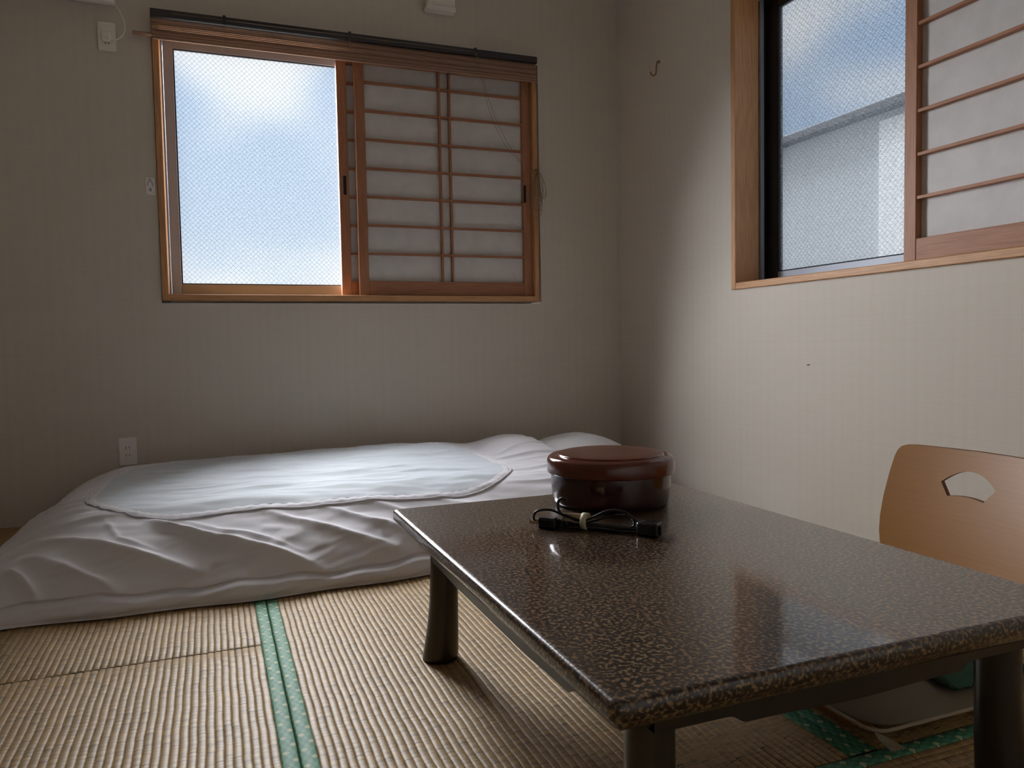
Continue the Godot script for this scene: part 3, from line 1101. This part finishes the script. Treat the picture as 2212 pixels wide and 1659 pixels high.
func build_chair() -> void:
	var zc := -1.227
	var o := thing("legless_chair", "bent plywood legless chair with a fan-shaped handle hole", "chair", Vector3(1.40, 0, zc))
	var off := Vector3(-1.40, 0, 0)
	# outline of the back in (z from its middle, height): wide at the hip, narrower at the top, rounded
	var ctrl := []
	var outline := []
	for s in [-1.0, 1.0]:
		var side := [Vector2(0.135, 0.012), Vector2(0.150, 0.06), Vector2(0.164, 0.12), Vector2(0.181, 0.19), Vector2(0.190, 0.22), Vector2(0.1955, 0.255), Vector2(0.198, 0.30), Vector2(0.197, 0.36), Vector2(0.1945, 0.398), Vector2(0.191, 0.413), Vector2(0.184, 0.4225), Vector2(0.172, 0.4272), Vector2(0.155, 0.4285), Vector2(0.08, 0.4295), Vector2(0.0, 0.430)]
		if s < 0:
			for p in side:
				outline.append(Vector2(-p.x, p.y))
		else:
			side.reverse()
			for i in range(1, side.size()):
				outline.append(side[i])
	# fan hole
	var hole := []
	for i in 17:
		var z := lerpf(-0.067, 0.067, i / 16.0)
		hole.append(Vector2(z, 0.385 - 0.031 * pow(z / 0.067, 2.0)))
	for i in 17:
		var z := lerpf(0.0445, -0.0445, i / 16.0)
		hole.append(Vector2(z, 0.3295 - 0.0045 * pow(z / 0.0445, 2.0)))
	var zs := []
	for i in 97:
		zs.append(lerpf(-0.1979, 0.1979, i / 96.0))
	for p in hole:
		zs.append(p.x + 1e-5)
		zs.append(p.x - 1e-5)
	for p in outline:
		zs.append(clampf(p.x + 1e-5, -0.1979, 0.1979))
	zs.sort()
	var st := begin()
	var nt := 14
	var TH := 0.011
	for i in zs.size() - 1:
		var za: float = zs[i]
		var zb: float = zs[i + 1]
		if zb - za < 2e-6:
			continue
		var oa := cuts(outline, za + 1e-7)
		var ob := cuts(outline, zb - 1e-7)
		if oa.size() < 2 or ob.size() < 2:
			continue
		var ha := cuts(hole, za + 1e-7)
		var hb := cuts(hole, zb - 1e-7)
		var spans := []
		if ha.size() >= 2 and hb.size() >= 2:
			spans = [[oa[0], ha[0], ob[0], hb[0]], [ha[-1], oa[-1], hb[-1], ob[-1]]]
			if ha.size() == 4 and hb.size() == 4:
				spans.append([ha[1], ha[2], hb[1], hb[2]])
		else:
			spans = [[oa[0], oa[-1], ob[0], ob[-1]]]
		for sp in spans:
			for k in nt:
				var f0 := float(k) / nt
				var f1 := float(k + 1) / nt
				for layer in [0.0, TH]:
					var q := []
					for c in [[za, lerpf(sp[0], sp[1], f0)], [za, lerpf(sp[0], sp[1], f1)], [zb, lerpf(sp[2], sp[3], f1)], [zb, lerpf(sp[2], sp[3], f0)]]:
						q.append(chair_point(c[0], c[1], layer))
					var nn := []
					for c in [[za, lerpf(sp[0], sp[1], f0)], [za, lerpf(sp[0], sp[1], f1)], [zb, lerpf(sp[2], sp[3], f1)], [zb, lerpf(sp[2], sp[3], f0)]]:
						var nv := Vector3(-1.0, 0.20 + 0.36 * c[1], -1.1 * c[0]).normalized()
						nn.append(nv if layer == 0.0 else -nv)
					var order := [0, 1, 2, 0, 2, 3]
					if (q[1] - q[0]).cross(q[2] - q[0]).dot(nn[0]) > 0.0:
						order = [0, 2, 1, 0, 3, 2]
					for w in order:
						st.set_normal(nn[w])
						st.set_uv(Vector2(q[w].z, q[w].y))
						st.add_vertex(q[w])
	put(st.commit(), "backrest", M.plywood, o, off)
	# the cut edges of the panel and of the handle hole
	for part in [["panel_edge", outline, M.ply_edge], ["hole_edge", hole, M.ply_edge]]:
		st = begin()
		var poly: Array = part[1]
		for i in poly.size():
			var a: Vector2 = poly[i]
			var b: Vector2 = poly[(i + 1) % poly.size()]
			var n2 := Vector2(b.y - a.y, -(b.x - a.x)).normalized()
			quad(st, chair_point(a.x, a.y, 0.0), chair_point(b.x, b.y, 0.0), chair_point(b.x, b.y, TH), chair_point(a.x, a.y, TH), Vector3(0, n2.y, n2.x))
		put(st.commit(), part[0], part[2], o, off)
	# seat board, curving up into the back
	var rows := []
	for i in 25:
		var t := i / 24.0
		var x := lerpf(1.03, 1.470, t)
		var y := 0.014 + 0.016 * pow(maxf(0.0, (t - 0.75) / 0.25), 2.0)
		var hw := lerpf(0.225, 0.150, pow(t, 3.0)) - 0.03 * pow(1.0 - t, 4.0)
		var row := []
		for c in [[-hw, 0.0], [-hw, 0.011], [-hw + 0.003, 0.012], [hw - 0.003, 0.012], [hw, 0.011], [hw, 0.0]]:
			row.append(Vector3(x, y + c[1] - 0.012, c[0]))
		rows.append(row)
	put(skin(rows, true, true), "seat_board", M.plywood, o, off)

func build_cushion() -> void:
	var c := Vector3(1.215, 0.016, -1.185)
	var o := thing("floor_cushion", "beige floor cushion with a corner tassel on the legless chair", "cushion", c)
	var rows := []
	var n := 64
	var m := 20
	var hx := 0.225
	var hz := 0.250
	for i in m + 1:
		var v := -PI * 0.5 + PI * i / m
		var row := []
		for j in n:
			var a := TAU * j / n
			var sx := signf(cos(a)) * pow(absf(cos(a)), 0.35)
			var sz := signf(sin(a)) * pow(absf(sin(a)), 0.35)
			var cv := pow(maxf(cos(v), 0.0), 0.4)
			var e := maxf(absf(sx * cv), absf(sz * cv))
			row.append(Vector3(sx * cv * hx, 0.026 + sin(v) * 0.025 * (1.0 - 0.6 * pow(e, 4.0)), sz * cv * hz))
		rows.append(row)
	put(skin(rows, true, true), "cushion_body", M.cushion_beige, o)
	var path := []
	for q in round_rect(-hx, hx, -hz, hz, 0.03, 6):
		path.append(Vector3(q.x, 0.026, q.y))
	put(tube(path, 0.0032, 6, true), "piping", M.piping_cloth, o)
	var tas := begin()
	var base := 0
	for k in 7:
		var a := 0.5 + 0.18 * k
		var p := [Vector3(-hx + 0.004, 0.026, hz - 0.004), Vector3(-hx - 0.004 + 0.003 * k, 0.022, hz + 0.014), Vector3(-hx + 0.002 + 0.0045 * k, 0.012, hz + 0.034)]
		base = add_skin(tas, tube_rows(smooth_path(p, 4), 0.0011, 5), true, true, base)
	tas.generate_normals()
	put(tas.commit(), "tassel", M.piping_cloth, o)

func build_felt() -> void:
	var o := thing("felt_pad", "dark green felt pad with pinked edge on the floor cushion", "pad", Vector3(1.28, 0.068, -1.17))
	var rows_top := []
	var zig := []
	var x0 := -0.085
	var x1 := 0.125
	var z0 := -0.20
	var z1 := 0.215
	var pts := []
	var step := 0.010
	var k := 0
	var z := z0
	while z < z1:
		pts.append(Vector2(x1 - (0.005 if k % 2 == 0 else 0.0), z))
		z += step * 0.5
		k += 1
	var x := x1
	while x > x0:
		pts.append(Vector2(x, z1 - (0.005 if k % 2 == 0 else 0.0)))
		x -= step * 0.5
		k += 1
	z = z1
	while z > z0:
		pts.append(Vector2(x0 + (0.005 if k % 2 == 0 else 0.0), z))
		z -= step * 0.5
		k += 1
	x = x0
	while x < x1:
		pts.append(Vector2(x, z0 + (0.005 if k % 2 == 0 else 0.0)))
		x += step * 0.5
		k += 1
	var rows := []
	for y in [0.0, 0.004]:
		var row := []
		for q in pts:
			row.append(Vector3(q.x, y, q.y))
		rows.append(row)
	put(skin(rows, true, true), "felt_sheet", M.felt_green, o)

# ------------------------------------------------------------------ wall fittings
func build_fittings() -> void:
	# low outlet
	var c := Vector3(-0.338, 0.275, WZ)
	var o := thing("wall_outlet", "white two-gang wall outlet low on the wall above the futon", "outlet", c)
	put(box(Vector3(-0.034, -0.059, 0.0005), Vector3(0.034, 0.059, 0.008), 0.004), "cover_plate", M.plastic_white, o)
	for s in [-1.0, 1.0]:
		put(box(Vector3(-0.011, s * 0.016 - 0.011, 0.0075), Vector3(0.011, s * 0.016 + 0.011, 0.0098), 0.001), "socket_face", M.plastic_white, o)
		for q in [-1.0, 1.0]:
			put(box(Vector3(q * 0.0062 - 0.001, s * 0.016 - 0.0042, 0.0092), Vector3(q * 0.0062 + 0.001, s * 0.016 + 0.0042, 0.0100)), "slot", M.slot, o)
	# high outlet with the air conditioner's plug
	c = Vector3(-0.348, 1.963, WZ)
	o = thing("wall_outlet", "white outlet high on the wall under the air conditioner", "outlet", c)
	put(box(Vector3(-0.033, -0.058, 0.0005), Vector3(0.033, 0.058, 0.008), 0.004), "cover_plate", M.plastic_aged, o)
	for q in [-1.0, 1.0]:
		put(box(Vector3(q * 0.0062 - 0.001, -0.032, 0.0078), Vector3(q * 0.0062 + 0.001, -0.024, 0.0086)), "slot", M.slot, o)
	# air conditioner with its flex
	c = Vector3(-0.72, 2.198, WZ)
	o = thing("air_conditioner", "white wall air conditioner cut off by the top left of the view", "air conditioner", c)
	var rows := []
	var prof := [Vector2(0.002, 0.12), Vector2(0.002, -0.10), Vector2(0.02, -0.118), Vector2(0.10, -0.124), Vector2(0.165, -0.118), Vector2(0.19, -0.100), Vector2(0.202, -0.06), Vector2(0.206, 0.02), Vector2(0.200, 0.09), Vector2(0.185, 0.115), Vector2(0.16, 0.125)]
	for i in 9:
		var x: float = [-0.41, -0.408, -0.40, -0.2, 0.0, 0.2, 0.40, 0.408, 0.41][i]
		var sc: float = [0.96, 0.985, 1.0, 1.0, 1.0, 1.0, 1.0, 0.985, 0.96][i]
		var row := []
		for p in prof:
			row.append(Vector3(x, p.y * sc, 0.002 + (p.x - 0.002) * sc))
		rows.append(row)
	put(skin(rows, true, true), "case", M.plastic_white, o)
	put(box(Vector3(-0.36, -0.125, 0.10), Vector3(0.33, -0.112, 0.175), 0.003), "louvre", M.plastic_aged, o)
	put(tube(smooth_path([Vector3(0.405, -0.112, 0.03), Vector3(0.426, -0.140, 0.022), Vector3(0.440, -0.190, 0.016), Vector3(0.432, -0.228, 0.018), Vector3(0.408, -0.250, 0.022), Vector3(0.382, -0.252, 0.024)], 8), 0.0032, 8), "flex", M.plastic_aged, o)
	put(box(Vector3(0.354, -0.262, 0.0088), Vector3(0.388, -0.222, 0.032), 0.005), "plug", M.plastic_aged, o)
	# pipe cover at the top of the wall
	c = Vector3(1.05, 2.34, WZ)
	o = thing("pipe_cover", "white square pipe cover at the top of the back wall", "cover", c)
	put(box(Vector3(-0.066, -0.083, 0.0005), Vector3(0.066, 0.10, 0.050), 0.006), "cover_channel", M.plastic_aged, o)
	put(box(Vector3(-0.074, -0.103, 0.0005), Vector3(0.070, -0.080, 0.056), 0.006), "end_collar", M.plastic_aged, o)
	put(box(Vector3(-0.040, -0.110, 0.02), Vector3(-0.030, -0.102, 0.03), 0.001), "drain_nib", M.plastic_aged, o)
	# adhesive hook
	c = Vector3(-0.211, 1.372, WZ)
	o = thing("adhesive_hook", "small white adhesive hook plate left of the back window", "hook", c)
	put(box(Vector3(-0.018, -0.036, 0.0004), Vector3(0.018, 0.036, 0.004), 0.002), "base_plate", M.plastic_white, o)
	put(tube(smooth_path([Vector3(-0.010, 0.0, 0.005), Vector3(-0.008, 0.014, 0.006), Vector3(0.0, 0.024, 0.007), Vector3(0.008, 0.014, 0.006), Vector3(0.010, 0.0, 0.005)], 6), 0.0016, 6), "wire_loop", M.alu_grey, o)
	put(box(Vector3(-0.004, -0.020, 0.004), Vector3(0.004, -0.008, 0.010), 0.0015), "hook_peg", M.alu_grey, o)
	put(tube([Vector3(0, 0.0285, 0.0035), Vector3(0, 0.0285, 0.0055)], 0.0022, 10), "screw", M.slot, o)
	# bent hook and pin in the right wall
	c = Vector3(WX, 1.962, -3.163)
	o = thing("wall_hook", "small brass hook screwed high in the right wall near the corner", "hook", c)
	put(tube(smooth_path([Vector3(0.0, 0.030, 0.004), Vector3(-0.012, 0.028, 0.004), Vector3(-0.014, 0.0, 0.0), Vector3(-0.014, -0.022, -0.004), Vector3(-0.020, -0.028, -0.018), Vector3(-0.022, -0.016, -0.032), Vector3(-0.022, -0.006, -0.036)], 6), 0.0028, 8), "hook_wire", M.brass, o)
	put(tube([Vector3(-0.0005, 0.030, 0.004), Vector3(-0.004, 0.030, 0.004)], 0.007, 12), "hook_rose", M.brass, o)
	c = Vector3(WX, 0.597, -2.188)
	o = thing("wall_pin", "tiny dark pin stuck in the right wall below the window", "pin", c)
	put(tube([Vector3(0.0, 0, 0), Vector3(-0.010, -0.001, 0.001)], 0.0016, 8), "pin_shaft", M.slot, o)

# ------------------------------------------------------------------ outside
func build_outside() -> void:
	var o := thing("neighbouring_house", "grey house with dark eaves seen through the right window", "house", Vector3(3.55, -3.0, -4.0))
	var off := -o.position
	put(box(Vector3(3.50, -3.0, -12.0), Vector3(7.5, 1.93, 2.0)), "wall", M.neighbour_wall, o, off)
	put(box(Vector3(3.42, 1.925, -12.1), Vector3(7.6, 1.972, 2.1), 0.004), "eaves_gutter", M.gutter, o, off)
	put(box(Vector3(3.47, -3.0, -3.28), Vector3(3.4999, 1.88, -1.4), 0.004), "pale_wall_panel", M.neighbour_panel, o, off)
	var g := put(box(Vector3(-60, -3.2, -60), Vector3(60, -3.0, 60)), "ground", M.ground, self)
	g.set_meta("kind", "structure")

func sky_panorama() -> ImageTexture:
	# haze towards the horizon, blue above, broad soft clouds all round
	var w := 512
	var h := 256
	var im := Image.create(w, h, false, Image.FORMAT_RGBF)
	var n := FastNoiseLite.new()
	n.seed = 5
	n.frequency = 1.15
	n.fractal_octaves = 2
	for y in h:
		var el := PI * (0.5 - (y + 0.5) / h)
		for x in w:
			var az := TAU * (x + 0.5) / w
			var d := Vector3(cos(el) * sin(az), sin(el), cos(el) * cos(az))
			var up := maxf(d.y, 0.0)
			var blue := Color(0.27, 0.45, 0.72).lerp(Color(0.58, 0.68, 0.75), exp(-up * 4.0))
			var cl := smoothstep(-0.30, 0.30, n.get_noise_3d(d.x * 3.2, d.y * 4.2, d.z * 3.2))
			var cloud := Color(1.0, 1.0, 0.98)
			var c := blue.lerp(cloud, 0.85 * cl)
			im.set_pixel(x, y, c)
	return ImageTexture.create_from_image(im)

func _ready() -> void:
	rng.seed = 20240611
	# ---- camera
	var cam := Camera3D.new()
	cam.name = "camera"
	add_child(cam)
	cam.fov = rad_to_deg(2.0 * atan(829.5 / 1665.5))
	cam.near = 0.05
	cam.far = 200.0
	var yaw := deg_to_rad(-21.238)
	var pitch := deg_to_rad(-2.948)
	var roll := deg_to_rad(-1.064)
	cam.transform = Transform3D(Basis(Vector3.UP, yaw) * Basis(Vector3.RIGHT, pitch) * Basis(Vector3.BACK, roll), Vector3(0, 0.69, 0))
	cam.current = true
	# ---- sky and exposure
	var env := Environment.new()
	env.background_mode = Environment.BG_SKY
	var sky := Sky.new()
	var ps := PanoramaSkyMaterial.new()
	ps.panorama = sky_panorama()
	ps.energy_multiplier = 0.86
	sky.sky_material = ps
	env.sky = sky
	env.tonemap_mode = Environment.TONE_MAPPER_LINEAR
	env.tonemap_exposure = 1.0
	env.sdfgi_enabled = true
	env.ssao_enabled = true
	env.ssil_enabled = true
	var we := WorldEnvironment.new()
	we.name = "world"
	we.environment = env
	add_child(we)
	# ---- hazy sun behind thin cloud, beyond the back window
	var sun := DirectionalLight3D.new()
	sun.name = "sun"
	sun.light_color = Color(0.97, 0.98, 1.0)
	sun.light_energy = 15.5
	sun.light_angular_distance = 76.0
	sun.shadow_enabled = true
	sun.sky_mode = DirectionalLight3D.SKY_MODE_LIGHT_ONLY
	add_child(sun)
	sun.look_at_from_position(Vector3.ZERO, Vector3(0.46, -0.56, 0.75))
	# ---- scene
	make_materials()
	build_shell()
	build_floor()
	build_windows()
	build_outside()
	build_futon()
	build_pillow()
	build_table()
	build_chair()
	build_cushion()
	build_felt()
	build_box()
	build_cord()
	build_blind()
	build_fittings()
